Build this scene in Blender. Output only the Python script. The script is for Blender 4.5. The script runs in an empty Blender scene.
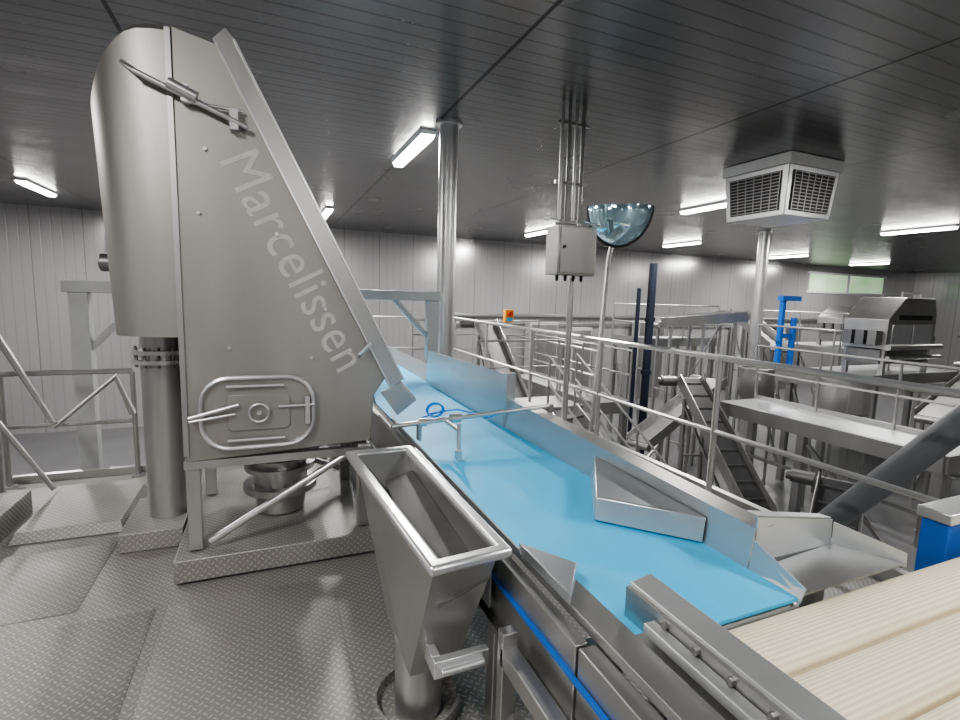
import bpy, bmesh, math, random
from mathutils import Vector, Matrix
random.seed(4)
V=Vector
try: bpy.context.scene.view_settings.look='AgX - Medium High Contrast'
except Exception: pass
# ---------------------------------------------------------------- camera
f=500.0
R=Matrix.Rotation(math.radians(-23),3,'Z')@Matrix.Rotation(math.radians(90-7.3),3,'X')@Matrix.Rotation(math.radians(1.7),3,'Z')
cam=bpy.data.cameras.new('camera'); co=bpy.data.objects.new('camera',cam); bpy.context.collection.objects.link(co)
co.matrix_world=Matrix.Translation((0,0,1.6))@R.to_4x4(); cam.lens=f/960*36; cam.clip_start=.02
bpy.context.scene.camera=co
# ---------------------------------------------------------------- materials
class N:
    def __init__(s,name):
        s.m=bpy.data.materials.new(name); s.m.use_nodes=True; s.t=s.m.node_tree; s.b=s.t.nodes['Principled BSDF']
    def n(s,ty,**k):
        x=s.t.nodes.new(ty)
        for a,b in k.items(): setattr(x,a,b)
        return x
    def l(s,a,b): s.t.links.new(a,b)
    def math(s,op,a,b=None,c=None):
        x=s.n('ShaderNodeMath',operation=op)
        for i,q in enumerate((a,b,c)):
            if q is None: continue
            if isinstance(q,(int,float)): x.inputs[i].default_value=q
            else: s.l(q,x.inputs[i])
        return x.outputs[0]
    def xyz(s):
        tc=s.n('ShaderNodeTexCoord'); sp=s.n('ShaderNodeSeparateXYZ'); s.l(tc.outputs['Object'],sp.inputs[0]); return tc.outputs['Object'],sp.outputs
    def mix(s,fac,a,b):
        x=s.n('ShaderNodeMix',data_type='RGBA')
        if isinstance(fac,(int,float)): x.inputs[0].default_value=fac
        else: s.l(fac,x.inputs[0])
        for i,q in ((6,a),(7,b)):
            if isinstance(q,tuple): x.inputs[i].default_value=(*q,1)
            else: s.l(q,x.inputs[i])
        return x.outputs[2]
    def bump(s,h,st,d):
        x=s.n('ShaderNodeBump'); x.inputs['Strength'].default_value=st; x.inputs['Distance'].default_value=d
        s.l(h,x.inputs['Height']); s.l(x.outputs[0],s.b.inputs['Normal'])
    def noise(s,vec,scale,detail=3,stretch=None):
        if stretch:
            mp=s.n('ShaderNodeMapping'); mp.inputs['Scale'].default_value=stretch; s.l(vec,mp.inputs[0]); vec=mp.outputs[0]
        x=s.n('ShaderNodeTexNoise'); x.inputs['Scale'].default_value=scale; x.inputs['Detail'].default_value=detail
        s.l(vec,x.inputs['Vector']); return x.outputs['Fac']
def steel(name,c1,c2,metal=.85,rough=.35,scale=3,stretch=(1,1,.15),rv=.12):
    m=N(name); o,_=m.xyz(); f1=m.noise(o,scale,4,stretch); f2=m.noise(o,60,2,(1,1,.04))
    m.l(m.mix(f1,c1,c2),m.b.inputs['Base Color'])
    m.b.inputs['Metallic'].default_value=metal
    r=m.math('MULTIPLY_ADD',f1,rv,rough-rv/2); r=m.math('MULTIPLY_ADD',f2,.06,r); m.l(r,m.b.inputs['Roughness'])
    return m.m
def plain(name,c,rough=.5,metal=0,var=.12,scale=8):
    m=N(name); o,_=m.xyz(); f1=m.noise(o,scale,4)
    a=tuple(x*(1-var) for x in c); b=tuple(min(1,x*(1+var)) for x in c)
    m.l(m.mix(f1,a,b),m.b.inputs['Base Color']); m.b.inputs['Roughness'].default_value=rough; m.b.inputs['Metallic'].default_value=metal
    return m.m
def emis(name,c,st):
    m=N(name); m.b.inputs['Base Color'].default_value=(*c,1); m.b.inputs['Emission Color'].default_value=(*c,1); m.b.inputs['Emission Strength'].default_value=st
    return m.m
M={}
M['house']=steel('housing_steel',(.22,.212,.20),(.40,.39,.37),.74,.42,2.4,(1,1,.3),.2)
M['steel']=steel('brushed_steel',(.34,.34,.335),(.52,.52,.51),.88,.32,4)
M['bright']=steel('bright_steel',(.58,.59,.60),(.73,.74,.75),.8,.28,4)
M['dark']=steel('dark_steel',(.15,.15,.15),(.26,.26,.26),.8,.4,4)
M['rail']=steel('tube_steel',(.55,.55,.55),(.68,.68,.68),.85,.28,4)
M['rail2']=steel('hall_tube_steel',(.33,.33,.33),(.47,.47,.47),.85,.34,4)
M['galv']=steel('satin_sheet_steel',(.48,.51,.53),(.58,.61,.63),.85,.30,4,(1,1,1),.06)
M['letter']=plain('etched_letter',(.47,.455,.43),.6,.35,.3,14)
M['black']=plain('black_plastic',(.02,.02,.022),.5)
M['blue']=plain('blue_plastic',(.01,.12,.48),.4)
M['hose']=plain('blue_hose',(.01,.22,.7),.35)
M['navy']=plain('navy_pipe',(.010,.015,.028),.35)
M['greyp']=plain('grey_plastic_pipe',(.16,.17,.185),.3)
M['white']=plain('white_plastic',(.72,.73,.73),.5)
M['red']=plain('red_plastic',(.7,.05,.02),.4)
M['yellow']=plain('yellow_plastic',(.8,.35,.03),.4)
M['lamp']=emis('lamp_diffuser',(1,.98,.95),40)
M['frame']=plain('painted_frame',(.47,.48,.48),.45,.3)
m=N('blue_belt'); o,s=m.xyz(); f1=m.noise(o,3,4,(1,.4,1)); m.l(m.mix(f1,(.03,.42,.74),(.07,.54,.88)),m.b.inputs['Base Color'])
m.b.inputs['Roughness'].default_value=.5; m.bump(m.noise(o,220,2),.15,.002); M['belt']=m.m
m=N('cream_roller'); o,s=m.xyz(); a=m.math('MULTIPLY',s[1],1/.012); w=m.math('SINE',m.math('MULTIPLY',a,6.283))
w01=m.math('MULTIPLY_ADD',w,.5,.5); f1=m.noise(o,5,3,(.3,1,1))
c=m.mix(f1,(.76,.68,.50),(.88,.81,.64)); m.l(m.mix(m.math('MULTIPLY',w01,.55),c,(.5,.42,.28)),m.b.inputs['Base Color'])
m.b.inputs['Roughness'].default_value=.55; m.bump(w01,.4,.003); M['cream']=m.m
m=N('checker_plate'); o,s=m.xyz()
sc=1/.027
xx=s[0]; yy=m.math('ADD',s[1],s[2])
u=m.math('MULTIPLY',m.math('ADD',xx,yy),sc*.707); v=m.math('MULTIPLY',m.math('SUBTRACT',xx,yy),sc*.707)
par=m.math('FLOORED_MODULO',m.math('ADD',m.math('FLOOR',u),m.math('FLOOR',v)),2)
a=m.math('SUBTRACT',m.math('FRACT',u),.5); b=m.math('SUBTRACT',m.math('FRACT',v),.5)
d=m.math('SUBTRACT',b,a); a2=m.math('MULTIPLY_ADD',d,par,a); b2=m.math('SUBTRACT',b,m.math('MULTIPLY',d,par))
e=m.math('ADD',m.math('POWER',m.math('DIVIDE',m.math('ABSOLUTE',a2),.46),2),m.math('POWER',m.math('DIVIDE',m.math('ABSOLUTE',b2),.17),2))
mask=m.math('SUBTRACT',1.2,e); mask=m.math('MULTIPLY',mask,1.6); mm=m.n('ShaderNodeClamp'); m.l(mask,mm.inputs[0]); mask=mm.outputs[0]
f1=m.noise(o,1.3,6); base=m.mix(f1,(.19,.183,.173),(.33,.32,.305))
m.l(m.mix(m.math('MULTIPLY',mask,.42),base,(.58,.57,.55)),m.b.inputs['Base Color']); m.b.inputs['Metallic'].default_value=.5
m.l(m.math('MULTIPLY_ADD',f1,.2,.40),m.b.inputs['Roughness']); m.bump(mask,.45,.002); M['checker']=m.m
def wallmat(name,ax):
    m=N(name); o,s=m.xyz(); p=m.math('FRACT',m.math('DIVIDE',s[ax],1.15)); q=m.math('FRACT',m.math('DIVIDE',s[ax],.23))
    g=m.math('LESS_THAN',p,.02); h=m.math('LESS_THAN',q,.12)
    f1=m.noise(o,.6,3,(1,1,.3)); c=m.mix(f1,(.43,.426,.432),(.53,.525,.532)); c=m.mix(m.math('MULTIPLY',h,.2),c,(.22,.22,.24)); c=m.mix(m.math('MULTIPLY',g,.5),c,(.14,.14,.15))
    m.l(c,m.b.inputs['Base Color']); m.b.inputs['Roughness'].default_value=.2; m.b.inputs['Metallic'].default_value=.45
    m.bump(m.math('SUBTRACT',1,h),.5,.015); return m.m
M['wallx']=wallmat('panel_wall_x',0); M['wally']=wallmat('panel_wall_y',1)
m=N('ribbed_ceiling'); o,s=m.xyz(); q=m.math('FRACT',m.math('DIVIDE',s[1],.17)); g=m.math('LESS_THAN',q,.12); p=m.math('FRACT',m.math('DIVIDE',m.math('ADD',s[0],1.05),2.9)); h=m.math('LESS_THAN',p,.012)
f1=m.noise(o,.8,2); c=m.mix(f1,(.21,.21,.212),(.27,.27,.273)); c=m.mix(m.math('MULTIPLY',g,.5),c,(.05,.05,.05)); c=m.mix(m.math('MULTIPLY',h,.9),c,(.02,.02,.02))
m.l(c,m.b.inputs['Base Color']); m.b.inputs['Metallic'].default_value=.8; m.l(m.math('MULTIPLY_ADD',f1,.08,.22),m.b.inputs['Roughness'])
hh=m.math('ADD',m.math('MULTIPLY',m.math('SUBTRACT',1,g),.6),m.math('MULTIPLY',m.noise(o,1.6,1,(.25,1,1)),2.0)); m.bump(hh,.5,.012); M['ceil']=m.m
m=N('concrete_floor'); o,s=m.xyz(); f1=m.noise(o,1.2,5); m.l(m.mix(f1,(.10,.10,.105),(.17,.17,.175)),m.b.inputs['Base Color']); m.b.inputs['Roughness'].default_value=.3; M['floor']=m.m
m=N('mirror_glass'); o,s=m.xyz(); m.l(m.mix(m.noise(o,6,3),(.45,.80,.98),(.75,.92,.98)),m.b.inputs['Base Color']); m.b.inputs['Metallic'].default_value=.85; m.b.inputs['Roughness'].default_value=.05; M['mirror']=m.m  # pale blue base colour paints in a bright reflection on the dome
m=N('daylit_window'); o,s=m.xyz(); c=m.mix(m.noise(o,.9,3),(.25,.55,.2),(.8,.95,.75)); m.l(c,m.b.inputs['Base Color']); m.l(c,m.b.inputs['Emission Color']); m.b.inputs['Emission Strength'].default_value=.55; M['win']=m.m
# ---------------------------------------------------------------- mesh builder
class B:
    def __init__(s): s.v=[]; s.f=[]; s.p=[]
    def add(s,vs,fs):
        k=len(s.v); s.p.append((k,len(s.f))); s.v+= [V(p) for p in vs]; s.f+=[tuple(i+k for i in q) for q in fs]; return s
    def pieces(s):
        out=[]
        for i,(v0,f0) in enumerate(s.p):
            v1,f1=s.p[i+1] if i+1<len(s.p) else (len(s.v),len(s.f))
            b=B(); b.add(s.v[v0:v1],[tuple(k-v0 for k in q) for q in s.f[f0:f1]]); out.append(b)
        return out
    def box(s,x0,x1,y0,y1,z0,z1):
        return s.add([(x0,y0,z0),(x1,y0,z0),(x1,y1,z0),(x0,y1,z0),(x0,y0,z1),(x1,y0,z1),(x1,y1,z1),(x0,y1,z1)],[(0,3,2,1),(4,5,6,7),(0,1,5,4),(1,2,6,5),(2,3,7,6),(3,0,4,7)])
    def path(s,pts,r,n=12,closed=False,sq=None):
        pts=[V(p) for p in pts]; m=len(pts); rings=[]
        for i,p in enumerate(pts):
            a=pts[i-1] if (i>0 or closed) else None; b=pts[(i+1)%m] if (i<m-1 or closed) else None
            t=V((0,0,0))
            if a is not None: t+=(p-a).normalized()
            if b is not None: t+=(b-p).normalized()
            t.normalize()
            if i==0:
                up=V((0,0,1)) if abs(t.z)<.9 else V((1,0,0))
            x=(up-t*up.dot(t)).normalized(); up=x; y=t.cross(x)
            k=1.0
            if sq and a is not None and b is not None: k=1/max((p-a).normalized().dot(t),.5)
            rings.append((p,x,y,k))
        vs=[];fs=[]
        for (p,x,y,k) in rings:
            for j in range(n):
                if sq:
                    q=[(1,1),(-1,1),(-1,-1),(1,-1)][j]; vs.append(p+x*q[0]*sq[0]/2+y*q[1]*sq[1]/2*k)
                else:
                    an=2*math.pi*j/n; vs.append(p+x*math.cos(an)*r+y*math.sin(an)*r)
        L=m if closed else m-1
        for i in range(L):
            for j in range(n):
                a=i*n+j;b=i*n+(j+1)%n;c=((i+1)%m)*n+(j+1)%n;d=((i+1)%m)*n+j; fs.append((a,b,c,d))
        if not closed: fs+= [tuple(range(n))[::-1],tuple(range((m-1)*n,m*n))]
        return s.add(vs,fs)
    def tube(s,a,b,r,n=12): return s.path([a,b],r,n)
    def bar(s,a,b,w,h): return s.path([a,b],0,4,sq=(h,w))
    def lathe(s,prof,c,n=24,axis='z',ring=False):
        vs=[];fs=[]; c=V(c)
        for (r,z) in prof:
            for j in range(n):
                a=2*math.pi*j/n; x,y=math.cos(a)*r,math.sin(a)*r
                vs.append(c+(V((x,y,z)) if axis=='z' else V((x,z,y)) if axis=='y' else V((z,x,y))))
        L=len(prof)
        for i in range(L if ring else L-1):
            for j in range(n): fs.append((i*n+j,i*n+(j+1)%n,((i+1)%L)*n+(j+1)%n,((i+1)%L)*n+j))
        if not ring: fs+=[tuple(range(n))[::-1],tuple(range((L-1)*n,L*n))]
        return s.add(vs,fs)
    def prism(s,poly,a0,a1,plane='xz'):
        n=len(poly)
        def P(q,a):
            return (q[0],a,q[1]) if plane=='xz' else (a,q[0],q[1]) if plane=='yz' else (q[0],q[1],a)
        vs=[P(q,a0) for q in poly]+[P(q,a1) for q in poly]
        fs=[tuple(range(n)),tuple(range(n,2*n))[::-1]]+[(i,(i+1)%n,n+(i+1)%n,n+i) for i in range(n)]
        return s.add(vs,fs)
    def plate(s,pts,th=.006):
        pts=[V(p) for p in pts]; nrm=(pts[1]-pts[0]).cross(pts[2]-pts[0]).normalized()*th; n=len(pts)
        return s.add(pts+[p+nrm for p in pts],[tuple(range(n))[::-1],tuple(range(n,2*n))]+[(i,(i+1)%n,n+(i+1)%n,n+i) for i in range(n)])
ORG={}
def mesh(name,b,mat,org,bevel=0):
    me=bpy.data.meshes.new(name); me.from_pydata([p-org for p in b.v],[],b.f); me.update()
    bm=bmesh.new(); bm.from_mesh(me); bmesh.ops.recalc_face_normals(bm,faces=bm.faces); bm.to_mesh(me); bm.free()
    for p in me.polygons: p.use_smooth=True
    me.set_sharp_from_angle(angle=math.radians(35))
    me.materials.append(M[mat]); o=bpy.data.objects.new(name,me); bpy.context.collection.objects.link(o)
    if bevel:
        md=o.modifiers.new('bevel','BEVEL'); md.width=bevel; md.segments=2; md.limit_method='ANGLE'; md.angle_limit=math.radians(40)
    return o
def thing(name,base,label,cat,group=None):
    o=bpy.data.objects.new(name,None); bpy.context.collection.objects.link(o); o.location=base; o.empty_display_size=.1
    o['label']=label; o['category']=cat
    if group: o['group']=group
    ORG[o.name]=V(base); return o
WHOLE={'lettering','hose','louvre','grille_opening','belt','flange','nozzle_pipe','cross_pipe','hand_wheel','rim','post','pipe','machine_body','hood','mirror_rim','floor_collar','column','drive_motor','discharge_hood','latch'}
def part(par,name,b,mat,bevel=0,label=None):
    org=ORG[par.name]; bs=[b] if (name in WHOLE or len(b.p)<2) else b.pieces()
    for q in bs:
        o=mesh(name,q,mat,org,bevel); o.parent=par; ORG[o.name]=org
        if label: o['label']=label
    return o
def solid(name,b,mat,label,cat,bevel=0,group=None):
    lo=V([min(p[i] for p in b.v) for i in range(3)]); hi=V([max(p[i] for p in b.v) for i in range(3)])
    org=V(((lo.x+hi.x)/2,(lo.y+hi.y)/2,lo.z)); o=mesh(name,b,mat,org,bevel); o.location=org; ORG[o.name]=org
    o['label']=label; o['category']=cat
    if group: o['group']=group
    return o
def struct(name,b,mat,bevel=0):
    o=mesh(name,b,mat,V((0,0,0)),bevel); o['kind']='structure'; return o
# ---------------------------------------------------------------- room
LZ=-2.5; CZ=3.6
XL,XR,YB,YF=-9,34,-6,17
struct('floor',B().box(XL,XR,YB,YF,LZ-.1,LZ),'floor')
struct('ceiling',B().box(XL,XR,YB,YF,CZ,CZ+.1),'ceil')
struct('wall_north',B().box(XL,XR,YF,YF+.1,LZ,CZ),'wallx')
struct('wall_south',B().box(XL,XR,YB-.1,YB,LZ,CZ),'wallx')
struct('wall_west',B().box(XL-.1,XL,YB,YF,LZ,CZ),'wally')
struct('wall_east',B().box(XR,XR+.1,YB,YF,LZ,CZ),'wally')
struct('window_1',B().box(25,31,YF-.04,YF-.005,2.35,3.2),'win')
struct('trim_1',B().box(24.8,31.2,YF-.06,YF-.005,3.2,3.3),'white')
struct('trim_2',B().box(24.8,31.2,YF-.06,YF-.005,2.25,2.35),'white')
struct('trim_3',B().box(27.9,28.1,YF-.06,YF-.04,2.35,3.2),'white')
# ---------------------------------------------------------------- ceiling lamps
def lamp(x,y,P,L=1.6):
    t=thing('ceiling_lamp',(x,y,CZ),'long white fluorescent tube lamp mounted under the ribbed ceiling','lamp','fluorescent ceiling lamps')
    b=B().prism([(x-.11,CZ-.001),(x-.09,CZ-.05),(x+.09,CZ-.05),(x+.11,CZ-.001)],y-L/2,y+L/2); part(t,'lamp_housing',b,'white')
    b=B().prism([(x-.085,CZ-.051),(x-.06,CZ-.1),(x+.06,CZ-.1),(x+.085,CZ-.051)],y-L/2+.03,y+L/2-.03); part(t,'lamp_diffuser',b,'lamp')
    ld=bpy.data.lights.new('lamp_light','AREA'); ld.shape='RECTANGLE'; ld.size=.16; ld.size_y=L-.1; ld.energy=P; ld.color=(1,.98,.95)
    lo=bpy.data.objects.new('lamp_light',ld); bpy.context.collection.objects.link(lo); lo.parent=t; lo.location=(0,0,-.115)
for x,y in [(-4.37,13.5),(1.4,13.5),(7.6,13.6),(13,13.4),(19.3,14.1),(24.9,14.3),(8.4,7.9),(15,7.6),(22,7.6)]: lamp(x,y,265)
for x,y in [(1.86,7.0),(-4.4,6.5),(10.5,.8)]: lamp(x,y,200)
for x,y in [(-1.6,.3),(4.2,.1),(1,-4),(-6,-1)]: lamp(x,y,120)
# ---------------------------------------------------------------- platform
t=thing('steel_platform',(0,0,-.2),'raised grey diamond-plate steel work platform under the machines','platform')
part(t,'deck',B().box(-1.95,3.3,-1.5,4.95,-.02,0).box(.5,3.3,4.95,9,-.02,0).box(-4.5,-1.95,-1.5,3.4,-.02,0),'checker')
part(t,'edge_beam',B().box(3.3,3.36,-1.5,9,-.18,.1).box(-1.95,.5,4.95,5.0,-.18,.06).box(.5,3.3,9,9.05,-.18,.06),'steel')
for x,y in [(-1.8,4.8),(3.2,4.8),(3.2,8.8),(.7,8.8),(3.2,.2),(-1.8,0)]:
    part(t,'leg',B().box(x-.06,x+.06,y-.06,y+.06,LZ,-.021),'steel')
def cover(x0,x1,y0,y1,z,lab): solid('floor_cover_plate',B().add([(x0,y0,.001),(x1,y0,.001),(x1,y1,.001),(x0,y1,.001),(x0+.03,y0+.03,z),(x1-.03,y0+.03,z),(x1-.03,y1-.03,z),(x0+.03,y1-.03,z)],[(0,3,2,1),(4,5,6,7),(0,1,5,4),(1,2,6,5),(2,3,7,6),(3,0,4,7)]),'checker',lab,'floor plate',.003,'diamond-plate covers on the deck')
cover(-1.5,-.9,3.75,4.5,.07,'raised sloped diamond-plate cover beside the pipe base')
cover(-1.55,-.55,1.2,2.75,.012,'flat diamond-plate cover on the platform deck')
cover(-.5,.3,1.2,2.75,.012,'flat diamond-plate cover on the platform deck')
cover(-1.5,-.9,2.85,3.6,.012,'flat diamond-plate cover on the platform deck')
# ---------------------------------------------------------------- elevator housing machine
t=thing('bucket_elevator',(0,3.5,.14),'tall brushed stainless elevator housing with sloping edge standing on diamond-plate plinth','machine')
Y0=3.0;Y1=3.95
prof=[(-.43,.66),(.56,.70),(.58,.98),(.66,1.10),(-.17,2.76),(-.22,2.82),(-.41,2.86)]
part(t,'housing',B().prism(prof,Y0,Y1),'house',.008)
d=V((.66-(-.17),0,1.10-2.76)).normalized(); nn=V((-d.z,0,d.x))
A=V((-.22,0,2.82)); E=V((.67,0,1.03))
w=.105
part(t,'edge_flange',B().prism([(A.x-.01,A.z+.01),(A.x+nn.x*w*.55,A.z+nn.z*w+.03),(A.x+nn.x*w,A.z+nn.z*w-.02),(E.x+nn.x*w,E.z+nn.z*w),(E.x,E.z)],Y0-.012,Y0+.012),'steel',.003)
part(t,'edge_strip',B().prism([(A.x,A.z-.01),(A.x+nn.x*.01,A.z+nn.z*.01-.01),(E.x+nn.x*.01,E.z+nn.z*.01),(E.x,E.z)],Y0-.02,Y0-.012),'bright')
part(t,'edge_strip',B().prism([(A.x+nn.x*(w-.01),A.z+nn.z*(w-.01)-.02),(A.x+nn.x*w,A.z+nn.z*w-.02),(E.x+nn.x*w,E.z+nn.z*w),(E.x+nn.x*(w-.01),E.z+nn.z*(w-.01))],Y0-.02,Y0-.012),'bright')
b=B().plate([(.62,Y0-.02,1.00),(.74,Y0-.02,1.06),(.84,Y0-.02,.94),(.72,Y0-.02,.85)],.02).plate([(.74,Y0,1.06),(.84,Y0,.94),(.84,Y1,.94),(.74,Y1,1.06)],.01)
part(t,'discharge_hood',b,'steel',.003)
cx,cy,rx,ry=-.41,3.42,.41,.42
plan=[(cx,cy-ry)]+[(cx-rx*math.sin(a)**.7,cy-ry*math.cos(a)**.7) for a in [math.radians(q) for q in range(6,90,7)]]+[(cx-rx,4.02),(cx,4.02)]
def ztop(x):
    q=min(1,max(0,(cx-x)/rx)); return 2.86-.03*q-.36*max(0,(q-.25)/.75)**2.3
n=len(plan); vs=[(cx+(x-cx)*.88,y,1.34) for x,y in plan]+[(x,y,ztop(x)-.03) for x,y in plan]+[(cx+(x-cx)*.95,cy+(y-cy)*.95,ztop(x)) for x,y in plan]
fs=[tuple(range(n))]+[(k*n+i,k*n+(i+1)%n,(k+1)*n+(i+1)%n,(k+1)*n+i) for k in (0,1) for i in range(n)]
ctop=len(vs); vs.append((cx-.05,3.6,2.885)); fs+=[(2*n+i,2*n+(i+1)%n,ctop) for i in range(n)]
part(t,'cowl',B().add(vs,fs),'house')
part(t,'seam_strip',B().box(-.435,-.41,Y0-.012,Y0,.7,2.84),'steel')
for x in (-.40,.52):
    for y in (3.05,3.88):
        part(t,'leg',B().box(x-.035,x+.035,y-.035,y+.035,.15,.68),'steel',.004)
part(t,'base_rail',B().box(-.44,.56,3.0,3.05,.62,.665).box(-.44,.56,3.9,3.95,.62,.665),'steel')
part(t,'brace',B().tube((-.33,3.02,.19),(.42,3.02,.62),.022).tube((.48,3.86,.25),(-.36,3.86,.6),.022),'rail')
part(t,'outlet_funnel',B().lathe([(.30,.66),(.17,.5),(.17,.46),(.22,.46),(.22,.43),(.17,.43),(.17,.33),(.23,.33),(.23,.29),(.17,.29),(.15,.15)],(.05,3.5,0),28),'steel')
part(t,'side_chute',B().path([(.5,3.3,.66),(.56,3.25,.45),(.62,3.2,.2)],.06,14),'dark')
hx,hz,hw,hh=-.06,.925,.285,.195
def rr(w,h,r,n=6):
    o=[]
    for (sx,sz,a0) in ((1,1,0),(-1,1,90),(-1,-1,180),(1,-1,270)):
        for i in range(n+1):
            a=math.radians(a0+90*i/n); o.append((sx*(w-r)+r*math.cos(a),sz*(h-r)+r*math.sin(a)))
    return o
h=part(t,'hatch',B().prism([(hx+a,hz+c) for a,c in rr(hw,hh,.14)],Y0-.018,Y0),'house',.004,'rounded clamped steel inspection hatch')
part(h,'hatch_rim',B().path([(hx+a,Y0-.03,hz+c) for a,c in rr(hw,hh,.14)],.013,8,True),'rail')
part(h,'hatch_panel',B().prism([(hx+a,hz+c) for a,c in rr(.16,.1,.03)],Y0-.03,Y0-.018),'house',.003)
part(h,'hand_wheel',B().path([(hx+.05*math.cos(a),Y0-.05,hz+.05*math.sin(a)) for a in [i*math.pi/10 for i in range(20)]],.007,8,True).lathe([(.012,-.055),(.012,-.03)],(hx,Y0,hz),10,'y'),'rail')
part(h,'clamp_bar',B().tube((hx-.34,Y0-.05,hz-.01),(hx-.1,Y0-.05,hz+.05),.011).tube((hx-.34,Y0-.05,hz-.03),(hx-.12,Y0-.05,hz-.0),.008).tube((hx+.1,Y0-.045,hz+.03),(hx+.29,Y0-.045,hz+.03),.008).box(hx+.24,hx+.265,Y0-.055,Y0-.03,hz-.08,hz+.08).tube((hx-.16,Y0-.04,hz+.15),(hx+.13,Y0-.04,hz+.15),.009).tube((hx-.16,Y0-.04,hz-.15),(hx+.13,Y0-.04,hz-.15),.009),'rail')
b=B().tube((-.56,Y0-.06,2.60),(-.08,Y0-.05,2.42),.014).tube((-.42,Y0-.07,2.57),(-.3,Y0-.07,2.52),.026).box(-.37,-.34,Y0-.06,Y0,2.5,2.58).box(-.16,-.12,Y0-.06,Y0,2.4,2.5).tube((-.62,Y0+.03,2.66),(-.55,Y0-.06,2.60),.012).tube((-.36,Y0-.05,2.50),(-.1,Y0-.03,2.5),.008)
part(t,'latch',b,'rail')
b=B()
for x,z in [(-.32,1.98),(-.28,2.3),(.05,1.9),(.22,1.22),(-.2,1.28),(.3,1.5)]: b.lathe([(.010,-.012),(.010,0)],(x,Y0,z),10,'y')
part(t,'bolt',b,'rail')
b=B().path([(.49,Y0-.0,1.22),(.49,Y0-.05,1.24),(.545,Y0-.05,1.3),(.545,Y0,1.31)],.01,8); part(t,'handle',b,'rail')
part(t,'lifting_eye',B().path([(-.26+.03*math.cos(a),3.2,2.87+.03*math.sin(a)) for a in [i*math.pi/6 for i in range(12)]],.008,8,True),'rail')
tc=bpy.data.curves.new('lettering','FONT'); tc.body='Marcelissen'; tc.size=.27; tc.extrude=.0008; tc.align_x='LEFT'; tc.space_character=1.06
to=bpy.data.objects.new('tmp',tc); bpy.context.collection.objects.link(to)
th=math.atan2(1.09,.57)
to.matrix_world=Matrix.Translation((-.225,Y0-.0015,2.26))@Matrix.Rotation(th,4,'Y')@Matrix.Rotation(math.pi/2,4,'X')
bpy.context.view_layer.update(); dg=bpy.context.evaluated_depsgraph_get()
me=bpy.data.meshes.new_from_object(to.evaluated_get(dg)); mw=to.matrix_world.copy()
ln=max(v.co.x for v in me.vertices); sc=1.28/ln
bb=B(); bb.add([mw@V((v.co.x*sc,v.co.y*sc*1.15,v.co.z)) for v in me.vertices],[tuple(p.vertices) for p in me.polygons])
bpy.data.objects.remove(to); part(t,'lettering',bb,'letter',0,'pale etched lettering running down the sloping side')
part(t,'drive_motor',B().lathe([(.04,-.06),(.055,-.05),(.055,.05),(.03,.07)],(-.92,3.9,1.74),16,'x').box(-.88,-.81,3.84,3.96,1.62,1.86).box(-.94,-.87,3.88,3.93,1.8,1.92),'dark')
solid('machine_plinth',B().box(-.5,.6,2.93,4.1,0.013,.14),'checker','low diamond-plate plinth beneath the elevator housing','plinth',.006)
px,py=-.63,3.72
t=thing('discharge_pipe',(px,py,.1),'vertical flanged stainless pipe dropping from cowl into floor box','pipe')
part(t,'pipe',B().lathe([(.125,.12),(.125,1.335)],(px,py,0),28),'steel')
part(t,'flange',B().lathe([(.17,1.12),(.17,1.145),(.13,1.145),(.13,1.18),(.17,1.18),(.17,1.205)],(px,py,0),28),'rail')
b=B()
for i in range(12):
    a=i*math.pi/6; b.tube((px+.15*math.cos(a),py+.15*math.sin(a),1.10),(px+.15*math.cos(a),py+.15*math.sin(a),1.225),.009,6)
part(t,'flange_bolt',b,'dark')
part(t,'base_box',B().box(-.86,-.52,3.42,4.0,0.001,.12),'checker',.005)
# ---------------------------------------------------------------- gantry frame behind
t=thing('gantry_frame',(0,5.3,0),'light grey welded square-tube gantry frame standing behind the elevator','frame')
part(t,'beam',B().box(-1.6,1.74,5.25,5.39,1.53,1.63),'frame',.006)
part(t,'post',B().box(-1.56,-1.42,5.26,5.38,LZ+.001,1.53),'frame',.006)
part(t,'post',B().box(1.60,1.73,5.26,5.38,0.001,1.53),'frame',.006)
part(t,'brace',B().bar((-1.43,5.32,1.05),(-1.0,5.32,1.53),.05,.05).bar((1.6,5.32,1.15),(1.25,5.32,1.53),.05,.05),'frame')
# ---------------------------------------------------------------- railings
def railing(name,pts,hs,label,group=None,posts=None,r=.021,mt='rail'):
    pts=[V(p) for p in pts]; t=thing(name,pts[0],label,'railing',group)
    for i,h in enumerate(hs): part(t,'handrail' if i==0 else 'mid_rail',B().path([p+V((0,0,h)) for p in pts],r if i==0 else r*.8,10),mt)
    for p in (posts or pts):
        p=V(p); part(t,'post',B().tube(p,p+V((0,0,hs[0]-.01)),r*.95,10).lathe([(.05,0),(.05,.012)],p,12),mt)
    return t
railing('safety_railing',[(3.2,.5,.001),(3.2,8.9,.001)],[1.18,.60],'long tubular stainless safety railing along the platform edge',posts=[(3.2,y,.001) for y in (.6,2.8,4.3,5.8,7.3,8.8)],r=.025)
railing('safety_railing',[(.9,8.9,.001),(3.1,8.9,.001)],[1.18,.62],'short tubular stainless railing at the far platform end')
railing('safety_railing',[(-1.9,4.88,.001),(-1.05,4.88,.001)],[.9,.48],'short stainless railing beside the stair head',posts=[(-1.05,4.88,.001),(-1.9,4.88,.001)],mt='rail2')
t=thing('stair_railing',(-1.9,4.5,0),'sloping stainless stair handrail rising beside the platform','railing')
part(t,'handrail',B().path([(-2.6,4.5,2.6),(-1.78,4.5,1.3),(-1.46,4.5,.56),(-1.1,4.6,.9),(-1.0,4.6,.6)],.026,10),'rail2')
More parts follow.
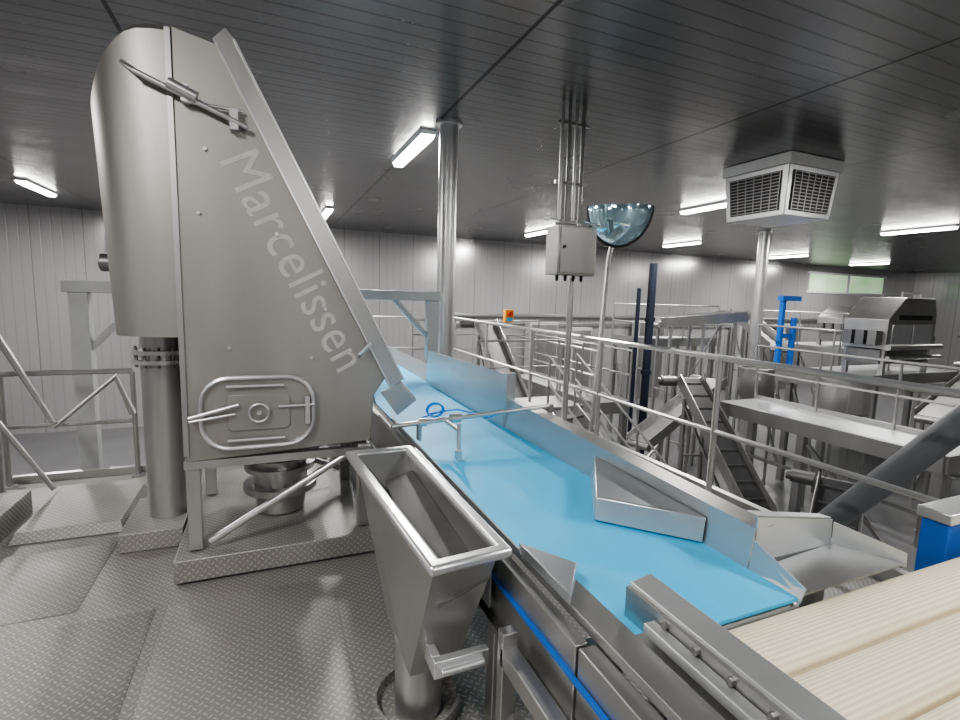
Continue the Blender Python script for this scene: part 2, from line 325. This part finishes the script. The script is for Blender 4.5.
part(t,'mid_rail',B().path([(-2.4,4.5,1.5),(-1.81,4.5,.66),(-1.5,4.5,.08)],.018,10),'rail2')
for x,z in ((-1.8,1.3),(-1.93,1.5)): part(t,'post',B().tube((x,4.5,.001),(x,4.5,z),.02,10),'rail2')
solid('stair_landing_plate',B().box(-2.1,-1.56,3.5,4.3,0.001,.16),'checker','raised diamond-plate step beside the stair rail','step',.005)
# ---------------------------------------------------------------- main belt conveyor
t=thing('belt_conveyor',(1.15,3,0),'long steel-framed conveyor with a bright blue flat belt','conveyor')
bz=.70
part(t,'belt',B().box(.80,1.50,.94,7.2,bz-.012,bz),'belt')
part(t,'end_roller',B().tube((.80,.965,bz-.045),(1.5,.965,bz-.045),.03),'steel')
part(t,'side_frame',B().box(.72,.76,1.0,7.2,.46,.70).box(.70,.76,1.0,7.2,.44,.458).box(1.53,1.57,1.0,7.2,.46,.70),'steel',.003)
part(t,'wear_strip',B().box(.708,.72,.35,2.4,.607,.618),'blue',0,'blue plastic strip')
part(t,'left_guard',B().plate([(.79,1.4,.69),(.79,3.3,.69),(.755,3.3,.76),(.755,1.4,.76)],.006),'bright')
part(t,'cover_plate',B().box(.775,.865,.35,1.40,.703,.735).box(.867,.92,.35,.96,.703,.72).box(.722,.774,.35,.99,.50,.70),'steel',.003)
part(t,'inner_plate',B().plate([(.70,1.50,.50),(.70,2.5,.50),(.70,2.5,.79),(.70,1.50,.79)],.006),'galv')
part(t,'right_guard',B().plate([(1.49,1.12,.69),(1.49,3.03,.69),(1.515,3.03,.90),(1.515,1.12,.84)],.006),'galv')
part(t,'end_guard',B().plate([(1.49,.93,.69),(1.49,1.115,.69),(1.51,1.115,.80),(1.51,.93,.73)],.006),'galv')
part(t,'guard_flange',B().plate([(1.515,1.12,.84),(1.515,3.03,.90),(1.61,3.03,.90),(1.61,1.12,.84)],.005),'steel')
part(t,'tall_guard',B().plate([(1.48,3.05,.69),(1.48,4.9,.69),(1.50,4.9,1.03),(1.50,3.05,1.07)],.008).box(1.49,1.56,3.03,3.06,.7,1.08),'galv')
part(t,'far_guard',B().plate([(1.50,4.95,.69),(1.50,7.2,.69),(1.56,7.2,.86),(1.56,4.95,.86)],.006).plate([(.79,4.0,.69),(.79,7.2,.69),(.74,7.2,.9),(.74,4.0,.9)],.006),'galv')
vs=[(1.482,2.02,.705),(1.205,1.60,.705),(1.482,1.30,.705),(1.50,2.02,.82),(1.215,1.61,.80),(1.50,1.31,.80)]
part(t,'deflector_box',B().add(vs,[(0,2,1),(3,4,5),(0,1,4,3),(1,2,5,4),(2,0,3,5)]),'galv',.005,'closed triangular steel deflector box')
part(t,'small_deflector',B().prism([(.765,1.42),(.88,1.24),(.765,1.10)],.738,.775,'xy'),'galv',.003)
for x in (.74,1.55):
    for y in (1.5,3.2,5.1,6.9): part(t,'leg',B().box(x-.03,x+.03,y-.03,y+.03,.001,.46),'steel',.003)
part(t,'cross_beam',B().box(.77,1.52,1.48,1.52,.2,.25).box(.77,1.52,3.18,3.22,.2,.25),'steel')
# ---------------------------------------------------------------- side discharge tray
t=thing('side_tray',(1.75,1.1,0),'shallow open stainless tray beside the blue belt','tray')
part(t,'tray_floor',B().plate([(1.52,.94,.70),(2.06,.94,.70),(1.95,1.13,.70),(1.52,1.10,.70)],.006),'steel')
part(t,'tray_back',B().plate([(1.52,1.12,.69),(1.95,1.135,.69),(1.95,1.14,.80),(1.52,1.125,.88)],.006).plate([(1.52,1.125,.882),(1.95,1.14,.802),(1.94,1.18,.802),(1.52,1.165,.882)],.004),'galv')
part(t,'tray_side',B().plate([(1.955,1.13,.69),(2.065,.94,.69),(2.07,.945,.74),(1.96,1.135,.79)],.006),'galv')
part(t,'leg',B().box(1.76,1.81,1.05,1.1,.001,.69),'steel')
# ---------------------------------------------------------------- cream roller table
t=thing('roller_table',(1.9,.75,0),'row of wide ribbed cream rollers lying across the line','roller table')
for i,y in enumerate((.838,.65,.465,.28)):
    b=B(); pts=[]; w=.0905
    for k in range(13):
        a=-1+2*k/12; pts.append((y+a*w,.668+.04*math.sqrt(max(0,1-a*a))))
    pts+=[(y+w,.63),(y-w,.63)]
    b.prism(pts,1.04,3.1,'yz'); part(t,'roller',b,'cream')
part(t,'side_frame',B().box(1.018,1.038,.15,.9,.4,.65).box(3.1,3.14,.15,.93,.4,.70),'steel')
for x in (1.028,3.12): part(t,'leg',B().box(x-.01,x+.02,.2,.25,.001,.4).box(x-.01,x+.02,.8,.85,.001,.4),'steel')
t=thing('side_channel',(.95,.7,0),'heavy bent stainless side channel beside the cream rollers','machine frame')
part(t,'top_rail',B().prism([(.93,.71),(.94,.71),(.95,.79),(1.0,.80),(1.005,.71),(1.015,.71),(1.012,.812),(.94,.80)],.3,1.06,'xz'),'bright',.002)
part(t,'face_plate',B().box(.925,.938,.3,1.06,.60,.79),'steel')
part(t,'inner_rail',B().box(.885,.922,.3,.94,.735,.765),'bright',.003)
part(t,'lower_rail',B().box(.86,.92,.3,.88,.60,.64).box(.86,.87,.3,.88,.5,.598).box(.80,.855,.3,.88,.50,.53),'steel',.003)
part(t,'bracket',B().box(.84,.92,.80,.84,.4,.598).box(.84,.92,.62,.66,.4,.598).box(.85,.9,.80,.84,.001,.398),'steel',.003)
b=B()
for y in (.4,.5,.6,.7,.8,.9): b.lathe([(.01,-.012),(.01,0)],(.925,y,.775),8,'x')
part(t,'bolt',b,'dark')
t=thing('support_frame',(.72,.7,0),'stainless support frame with upright and cross bars under the conveyor','frame')
part(t,'long_beam',B().bar((.66,1.27,.50),(.66,.35,.50),.05,.06).bar((.76,1.3,.38),(.76,.35,.38),.05,.05),'steel',.003)
part(t,'upright',B().bar((.66,1.27,.001),(.66,1.27,.58),.04,.05).bar((.74,.95,.001),(.74,.95,.45),.04,.05),'steel',.003)
part(t,'cross_bar',B().bar((.68,1.25,.3),(.72,.95,.1),.03,.04).bar((.66,1.2,.46),(.80,1.2,.40),.03,.04),'steel')
# ---------------------------------------------------------------- small hopper
t=thing('waste_hopper',(.53,1.8,0),'tall tapered open stainless hopper with thick rolled rim beside the belt','hopper')
top=[(.445,1.34),(.665,1.36),(.645,2.42),(.38,2.42)]; mid=[(.42,1.52),(.58,1.52),(.58,1.86),(.42,1.86)]
vs=[(x,y,.80) for x,y in top]+[(x,y,.30) for x,y in mid]
b=B().add(vs,[(0,1,5,4),(1,2,6,5),(2,3,7,6),(3,0,4,7)])
o=part(t,'hopper_body',b,'steel'); md=o.modifiers.new('s','SOLIDIFY'); md.thickness=.006; md.offset=0
for p in o.data.polygons: p.use_smooth=False
part(t,'inner_baffle',B().plate([(.47,1.39,.62),(.645,1.39,.68),(.635,2.3,.74),(.50,2.3,.70)],.004),'dark')
rim=[(.435,1.32),(.670,1.34),(.655,2.45),(.36,2.45)]
part(t,'rim',B().path([(x,y,.80) for x,y in rim],0,4,True,sq=(.034,.048)),'bright',.012)
part(t,'outlet_pipe',B().lathe([(.09,.014),(.09,.32)],(.50,1.69,0),24),'steel')
part(t,'floor_collar',B().lathe([(.17,.014),(.17,.06),(.155,.06),(.15,.016)],(.50,1.71,0),28),'checker')
part(t,'bracket',B().box(.46,.65,1.38,1.41,.38,.44).box(.46,.49,1.41,1.50,.38,.44).tube((.48,1.37,.41),(.63,1.37,.41),.012),'bright',.003)
# ---------------------------------------------------------------- spray bar
t=thing('spray_bar',(1.1,2.7,.7),'stainless spray pipe crossing above the blue belt with blue hose','pipe')
part(t,'cross_pipe',B().tube((.62,2.7,.86),(1.66,2.7,.92),.014).lathe([(.028,-.03),(.028,.03)],(1.0,2.7,.882),12,'x').lathe([(.024,-.02),(.024,.02)],(.8,2.7,.871),12,'x'),'rail')
part(t,'nozzle_pipe',B().tube((.93,2.45,.92),(.93,2.45,.72),.011).tube((.93,2.7,.878),(.93,2.45,.878),.011).box(.915,.945,2.43,2.47,.72,.77),'rail')
part(t,'bracket',B().box(.77,.79,2.68,2.72,.77,.86).box(1.63,1.65,2.68,2.72,.7,.93),'steel')
pts=[]
for i in range(40):
    a=i*math.pi/7.5; pts.append((.90+.05*math.cos(a),2.76+.01*i/10,.92+.04*math.sin(a)))
pts=[(.78,2.9,.80),(.84,2.85,.86)]+pts+[(1.05,2.8,.91),(1.25,2.78,.85),(1.42,2.76,.905)]
part(t,'hose',B().path(pts,.005,6),'hose')
# ---------------------------------------------------------------- column, conduits, box, mirror
solid('steel_column',B().lathe([(.11,.001),(.11,CZ-.03),(.16,CZ-.03),(.16,CZ-.002)],(2.0,5.85,0),24),'rail','round brushed steel column rising to the ceiling','column')
t=thing('electrical_cabinet',(3.1,4.62,1.85),'stainless junction cabinet on a tall pole with conduits','cabinet')
dx=-.16
part(t,'cabinet_body',B().box(2.87+dx,3.33+dx,4.45,4.70,1.84,2.34),'steel',.008)
dd=part(t,'cabinet_door',B().box(2.89+dx,3.31+dx,4.435,4.449,1.86,2.32),'steel',.004)
part(dd,'handle',B().lathe([(.015,-.02),(.015,0)],(2.93+dx,4.435,2.12),10,'y'),'black')
part(t,'top_flap',B().plate([(2.85+dx,4.42,2.35),(3.35+dx,4.42,2.35),(3.35+dx,4.72,2.43),(2.85+dx,4.72,2.43)],.01),'bright')
part(t,'pole',B().tube((3.1,4.78,.001),(3.1,4.78,1.83),.034).tube((3.16,4.78,1.83),(3.16,4.78,CZ),.022),'rail')
for i,x in enumerate((2.83,2.915,3.00,3.08)): part(t,'conduit',B().tube((x,4.66,2.40),(x,4.68,CZ),.019),'dark' if i%2 else 'steel')
b=B()
for x in (2.95,3.05,3.15,3.25): b.lathe([(.012,1.78),(.018,1.80),(.018,1.84)],(x+dx,4.58,0),8)
part(t,'cable_gland',b,'black')
part(t,'bracket',B().box(2.80,3.2,4.71,4.74,3.4,3.43).box(2.80,3.2,4.71,4.74,2.8,2.83),'steel')
mx=V((3.88,5.02,2.50)); t=thing('convex_mirror',(3.9,5.1,1.5),'half-dome convex safety mirror on a slim leaning pole','mirror')
RZ=Matrix.Rotation(math.radians(-37),3,'Z')
b=B(); nv=12; nu=24; vs=[];fs=[]
for i in range(nv+1):
    ph=i/nv*math.pi/2
    for j in range(nu+1):
        th=math.pi*j/nu
        vs.append(mx+RZ@V((.37*math.cos(th)*math.sin(ph+1e-3),-.20*math.cos(ph),-.46*math.sin(th)*math.sin(ph+1e-3)+.2)))
for i in range(nv):
    for j in range(nu):
        a=i*(nu+1)+j; fs.append((a,a+1,a+nu+2,a+nu+1))
b.add(vs,fs); part(t,'mirror_dome',b,'mirror')
part(t,'mirror_rim',B().path([mx+RZ@V((.37*math.cos(math.pi*j/20),-.01,-.46*math.sin(math.pi*j/20)+.2)) for j in range(21)],.022,8).tube(mx+RZ@V((-.37,0,.2)),mx+RZ@V((.37,0,.2)),.018,8),'black')
part(t,'back_plate',B().plate([mx+RZ@V((.36*math.cos(math.pi*j/16),.01,-.45*math.sin(math.pi*j/16)+.2)) for j in range(17)],.01),'dark')
part(t,'pole',B().path([(3.95,5.14,2.6),(3.85,5.14,2.1),(3.74,5.14,-.1)],.027,10),'rail')
part(t,'bracket',B().box(3.37,3.72,5.12,5.16,-.12,-.07),'steel')
# ---------------------------------------------------------------- ceiling air unit
t=thing('air_handling_unit',(6.7,5.3,2.75),'boxy ceiling-hung metal air unit with dark louvre grilles','ventilation unit')
ax,ay=6.85,5.25; hb,ht=.46,.51; zb,zt=2.80,3.45
part(t,'unit_body',B().add([(ax-hb,ay-hb,zb),(ax+hb,ay-hb,zb),(ax+hb,ay+hb,zb),(ax-hb,ay+hb,zb),(ax-ht,ay-ht,zt),(ax+ht,ay-ht,zt),(ax+ht,ay+ht,zt),(ax-ht,ay+ht,zt)],[(0,3,2,1),(4,5,6,7),(0,1,5,4),(1,2,6,5),(2,3,7,6),(3,0,4,7)]),'bright',.01)
part(t,'top_cover',B().box(ax-ht-.03,ax+ht+.03,ay-ht-.03,ay+ht+.03,zt,zt+.145),'white',.01)
for (nx,ny) in ((0,-1),(-1,0)):
    tx,ty=(-ny,nx); c=[]
    def P(s0,z,e):
        off=hb+(ht-hb)*(z-zb)/(zt-zb)+e; return (ax+nx*off+tx*s0,ay+ny*off+ty*s0,z)
    part(t,'grille_opening',B().plate([P(-.37,zb+.07,.008),P(.37,zb+.07,.008),P(.41,zt-.07,.008),P(-.41,zt-.07,.008)],.003),'black')
    b=B()
    for k in range(12):
        z=zb+.09+k*.043; hh_=.37+.03*k/12
        b.bar(P(-hh_,z,.015),P(hh_,z,.015),.012,.010)
    for k in range(7):
        s0=-.37+.1233*k; b.bar(P(s0,zb+.07,.02),P(s0*1.08,zt-.07,.02),.008,.012)
    part(t,'louvre',b,'rail2')
# ---------------------------------------------------------------- background verticals
solid('steel_column',B().lathe([(.2,LZ+.005),(.2,LZ+.04),(.15,LZ+.04),(.15,CZ-.04),(.22,CZ-.04),(.22,CZ-.002)],(12.8,10.1,0),20),'rail','slim round steel column in the lower hall','column')
solid('drain_pipe',B().path([(8.6,9.7,LZ+.01),(8.6,9.7,2.5)],.10,14).lathe([(.13,1.1),(.13,1.2)],(8.6,9.7,0),14).lathe([(.13,-.2),(.13,-.1)],(8.6,9.7,0),14),'navy','dark blue vertical plastic pipe with couplings','pipe')
solid('drain_pipe',B().path([(8.3,9.8,LZ+.01),(8.3,9.8,1.9)],.05,12),'navy','slim dark blue vertical plastic pipe','pipe')
solid('inclined_pipe',B().path([(4.2,.9,2.0),(4.2,2.46,-.14),(4.2,4.15,LZ+.05)],.095,16),'greyp','thick grey plastic pipe sloping down beyond the railing','pipe')
t=thing('control_button_box',(3.1,6.3,1.2),'small orange control box with red button fixed on the railing','button')
part(t,'button_box',B().box(3.04,3.17,6.30,6.38,1.24,1.42),'yellow',.005); part(t,'button',B().lathe([(.035,-.04),(.03,0)],(3.10,6.30,1.36),12,'y'),'red'); part(t,'screen',B().box(3.06,3.15,6.292,6.299,1.26,1.31),'belt')
t=thing('blue_crate',(2.6,1.2,.6),'blue plastic guard box with steel cap beside the rollers','box')
part(t,'crate_body',B().box(2.47,3.0,1.0,1.10,.42,.755),'blue',.008); part(t,'crate_lid',B().box(2.45,3.02,.99,1.11,.755,.80),'bright',.006)
part(t,'leg',B().box(2.5,2.55,1.02,1.08,.001,.42).box(2.9,2.95,1.02,1.08,.001,.42),'steel')
# ---------------------------------------------------------------- lower hall machinery
def catwalk(x0,x1,y0,y1,z,label,sides='lr',hs=(1.1,.75,.4)):
    t=thing('maintenance_catwalk',((x0+x1)/2,(y0+y1)/2,LZ),label,'catwalk','steel catwalks in the lower hall')
    part(t,'deck',B().box(x0,x1,y0,y1,z-.05,z),'bright')
    part(t,'edge_beam',B().box(x0-.04,x0,y0,y1,z-.16,z+.08).box(x0,x1,y0-.04,y0,z-.16,z+.08).box(x1,x1+.04,y0,y1,z-.16,z+.08),'rail2')
    for x in (x0+.06,x1-.06):
        for y in (y0+.06,(y0+y1)/2,y1-.06): part(t,'leg',B().box(x-.06,x+.06,y-.06,y+.06,LZ,z-.05),'rail2')
    b=B()
    for ya,yb in ((y0+.1,(y0+y1)/2-.1),((y0+y1)/2+.1,y1-.1)): b.bar((x0+.06,ya,LZ+.3),(x0+.06,yb,z-.3),.05,.05).bar((x0+.06,ya,z-.8),(x0+.06,yb,z-.8),.05,.05)
    part(t,'brace',b,'rail2')
    segs=[]
    if 'l' in sides: segs.append(((x0,y0),(x0,y1)))
    if 'r' in sides: segs.append(((x1,y0),(x1,y1)))
    if 'f' in sides: segs.append(((x0,y0),(x1,y0)))
    if 'b' in sides: segs.append(((x0,y1),(x1,y1)))
    for (a,c) in segs:
        a=V((*a,z)); c=V((*c,z))
        for h in hs: part(t,'handrail',B().tube(a+V((0,0,h)),c+V((0,0,h)),.022,8),'rail2')
        k=max(1,int((c-a).length/1.2))
        for i in range(k+1):
            q=a.lerp(c,i/k); part(t,'post',B().tube(q,q+V((0,0,hs[0])),.022,8),'rail2')
catwalk(8.0,9.3,3.4,7.2,-.35,'stainless catwalk deck with tubular handrails over the lower hall','r',(1.1,.55))
catwalk(5.9,6.7,8.0,12,-.5,'narrow stainless catwalk with tubular rails near the far wall','lr',(1.1,.6))
catwalk(11.0,15.9,6.8,8.6,0,'broad stainless catwalk platform carrying processing machines','l',(1.1,.6))
catwalk(15.5,20,9.4,12,.3,'distant stainless catwalk platform with tubular rails','lfr',(1.1,.6))
catwalk(9.6,12.2,10.9,12.4,.5,'raised stainless catwalk behind the machines','lf',(1.0,.5))
def conveyor(p0,p1,w,label,mat='steel',cleats=False):
    p0=V(p0);p1=V(p1); t=thing('transfer_conveyor',((p0.x+p1.x)/2,(p0.y+p1.y)/2,LZ),label,'conveyor','transfer conveyors in the lower hall')
    d=(p1-p0).normalized(); s=V((-d.y,d.x,0)).normalized()*w/2; u=d.cross(s).normalized(); u=u if u.z>0 else -u
    part(t,'belt',B().plate([p0-s,p1-s,p1+s,p0+s],.03),mat)
    b=B()
    for k in (-1,1): b.plate([p0+s*k-u*.12,p1+s*k-u*.12,p1+s*k*1.12+u*.14,p0+s*k*1.12+u*.14],.012)
    part(t,'side_guard',b,'steel')
    if cleats:
        n=int((p1-p0).length/.3); 
        for i in range(n):
            c=p0.lerp(p1,(i+.5)/n); part(t,'cleat',B().bar(c-s*.95+u*.04,c+s*.95+u*.04,.010,.03),'dark')
    part(t,'end_drum',B().tube(p0-s-u*.06,p0+s-u*.06,.08).tube(p1-s-u*.06,p1+s-u*.06,.08),'rail2')
    c=p1+s*1.3; part(t,'drive_motor',B().tube(c-u*.05,c+s.normalized()*.3-u*.05,.1,14).tube(c+s.normalized()*.3-u*.05,c+s.normalized()*.36-u*.05,.07,14),'dark')
    for q in (.12,.5,.88):
        for k in (-1,1):
            c=p0+(p1-p0)*q+s*k
            part(t,'leg',B().bar((c.x,c.y,LZ),c-u*.1,.06,.06),'steel')
        c=p0+(p1-p0)*q; zz=(c.z+LZ)/2; part(t,'cross_bar',B().bar((c.x-s.x,c.y-s.y,zz),(c.x+s.x,c.y+s.y,zz),.04,.04),'steel')
    a=p0+(p1-p0)*.12; c=p0+(p1-p0)*.88
    part(t,'brace',B().bar((a.x+s.x,a.y+s.y,LZ+.3),c+s-u*.2,.04,.04),'steel')
conveyor((6.7,4.6,-1.9),(7.55,7.3,.1),.4,'steep cleated steel conveyor in the lower hall','black',True)
conveyor((5.6,3.3,-2.2),(7.5,4.3,-.9),.5,'inclined cleated steel conveyor near the hall floor','black',True)
conveyor((9.2,10.2,1.05),(11.6,9.7,1.25),.6,'raised steel transfer conveyor with high side guards','steel')
conveyor((9.9,4.2,-.9),(13.5,4.9,.3),.6,'inclined steel transfer conveyor in the lower hall','dark')
conveyor((16.4,5.6,-.2),(19.5,7.5,.9),.8,'raised steel transfer conveyor with high side guards','dark')
conveyor((7.2,8.2,-1.4),(10.2,9.0,-.3),.5,'low steel transfer conveyor between catwalks','dark')
conveyor((5.0,9.4,-.9),(5.3,12.2,.9),.5,'inclined steel conveyor rising toward the wall','dark')
conveyor((12.4,5.6,-.6),(15.8,6.1,.3),.5,'inclined steel conveyor feeding the broad catwalk','dark')
conveyor((13.2,9.6,.4),(15.0,12.6,1.3),.5,'inclined steel conveyor behind the sorting machine','dark')
def tank(x,y,z0,r,h,label):
    t=thing('collecting_tank',(x,y,LZ),label,'tank','round collecting tanks')
    part(t,'tank_body',B().lathe([(r*.25,z0),(r*.25,z0+h*.15),(r,z0+h*.5),(r,z0+h),(r*1.06,z0+h),(r*1.06,z0+h+.03),(r*.9,z0+h+.03),(r*.85,z0+h*.6)],(x,y,0),24),'rail2')
    for i in range(4):
        a=math.pi/4+i*math.pi/2; part(t,'leg',B().tube((x+r*math.cos(a),y+r*math.sin(a),LZ),(x+r*math.cos(a),y+r*math.sin(a),z0+h*.8),.03,8),'rail2')
tank(10.3,6.1,-1.0,.45,1.2,'conical stainless collecting tank on tubular legs')
tank(9.8,7.6,-.9,.35,1.1,'conical stainless collecting tank on tubular legs')
def sorter(x,y,z,w,d,h,label):
    t=thing('sorting_machine',(x,y,z),label,'machine')
    part(t,'machine_body',B().prism([(x-w/2,z+h*.35),(x+w/2,z+h*.35),(x+w/2,z+h*.8),(x+w*.42,z+h),(x-w*.2,z+h),(x-w/2,z+h*.72)],y-d/2,y+d/2),'steel',.01)
    part(t,'door_panel',B().box(x-w*.42,x-w*.02,y-d/2-.02,y-d/2,z+h*.42,z+h*.66).box(x+w*.02,x+w*.42,y-d/2-.02,y-d/2,z+h*.42,z+h*.66),'bright',.006)
    part(t,'dark_opening',B().box(x-w*.3,x+w*.4,y-d/2-.01,y-d/2,z+h*.72,z+h*.78),'black')
    part(t,'roller',B().tube((x-w*.55,y-d*.6,z+h*.38),(x+w*.55,y-d*.6,z+h*.38),.07).tube((x-w*.55,y-d*.62,z+h*.25),(x+w*.55,y-d*.62,z+h*.25),.05),'rail2')
    part(t,'under_frame',B().box(x-w*.5,x+w*.5,y-d*.4,y+d*.4,z+h*.16,z+h*.34),'dark',.01)
    part(t,'drum',B().lathe([(.18,-.3),(.22,-.28),(.22,.28),(.18,.3)],(x+w*.68,y,z+h*.45),18,'x').lathe([(.12,-.2),(.16,-.18),(.16,.18),(.12,.2)],(x+w*.64,y,z+h*.7),18,'x'),'dark')
    for k in range(3): part(t,'side_box',B().box(x-w*.62,x-w*.51,y-d*.4+k*d*.28,y-d*.2+k*d*.28,z+h*.4,z+h*.58),'dark',.005)
    part(t,'pipe_run',B().path([(x-w*.1,y-d*.3,z+h),(x-w*.1,y-d*.3,z+h+.12),(x+w*.3,y-d*.3,z+h+.12),(x+w*.3,y-d*.3,z+h)],.025,8),'rail2')
    for a in (-1,1):
        for c in (-1,1): part(t,'leg',B().box(x+a*w*.45-.05,x+a*w*.45+.05,y+c*d*.42-.05,y+c*d*.42+.05,z,z+h*.36),'steel')
sorter(14.0,7.4,.001,1.9,.95,1.85,'boxy closed stainless sorting machine on the catwalk')
sorter(18,10.7,.301,1.8,1,1.3,'boxy closed stainless sorting machine on the distant catwalk')
t=thing('blue_lift_frame',(11.8,8.4,0),'bright blue painted steel lifting frame','frame')
part(t,'upright',B().box(11.45,11.55,8.35,8.45,.001,1.7).box(11.9,12.0,8.35,8.45,.001,1.3),'blue'); part(t,'cross_bar',B().box(11.4,12.05,8.33,8.47,1.7,1.82).box(11.56,11.89,8.37,8.43,.8,.9),'blue')
def stair(p0,p1,s,n,label):
    p0=V(p0);p1=V(p1);s=V(s); t=thing('steel_stair',(p1.x,p1.y,LZ),label,'stairs','steel stairs in the lower hall')
    part(t,'stringer',B().bar(p0-s,p1-s,.03,.18).bar(p0+s,p1+s,.03,.18),'steel')
    for i in range(n):
        c=p0.lerp(p1,(i+.5)/(n+.5)); q=V((p1.x-p0.x,p1.y-p0.y,0)).normalized()*.1
        part(t,'tread',B().plate([c-s*.95-q,c+s*.95-q,c+s*.95+q,c-s*.95+q],.03),'dark')
    for k in (-1,1):
        for h in (.95,.5): part(t,'handrail',B().path([p0+s*k+V((0,0,h)),p1+s*k+V((0,0,h)),p1+s*k+V((0,0,.02))],.022,8),'rail2')
        for q in (0,.5): c=p0.lerp(p1,q)+s*k; part(t,'post',B().tube(c,c+V((0,0,.95)),.02,8),'rail2')
stair((4.6,7.2,-.3),(5.5,4.9,LZ+.02),(.35,.13,0),10,'steep stainless stair with tubular handrails down to hall floor')
solid('stair_landing',B().box(3.4,5.2,7.4,8.3,-.36,-.3),'rail2','stainless landing deck at the stair head beside the platform','landing')
railing('landing_railing',[(5.15,7.45,-.3),(5.15,8.25,-.3),(3.45,8.25,-.3)],[1.1,.6],'tubular stainless railing around the stair landing',mt='rail2')
railing('hall_railing',[(3.6,13.2,LZ),(7.5,13.2,LZ)],[3.4,3.0,2.6],'far tubular stainless railing by the hall wall',mt='rail2')
for i,(x,w_,h_) in enumerate(((9.5,1.2,2.0),(11.2,.9,1.8),(14.6,1.4,2.1),(20.5,1.6,2.0),(23.2,1.2,2.0))):
    t=thing('control_cabinet',(x,16.6,LZ),'tall grey control cabinet standing against the panelled wall','cabinet','control cabinets along the far wall')
    part(t,'cabinet_body',B().box(x-w_/2,x+w_/2,16.3,16.7,LZ+.001,LZ+h_+1.2),'frame',.01)
    part(t,'cabinet_door',B().box(x-w_/2+.05,x-.01,16.27,16.3,LZ+.1,LZ+h_+1.1).box(x+.01,x+w_/2-.05,16.27,16.3,LZ+.1,LZ+h_+1.1),'steel',.005)
solid('wall_pipe',B().path([(6,16.85,.9),(30,16.85,.9)],.06,10),'rail2','long horizontal process pipe along the far wall','pipe')
solid('wall_pipe',B().path([(6,16.85,.6),(30,16.85,.6)],.04,10),'rail2','slim horizontal process pipe along the far wall','pipe')
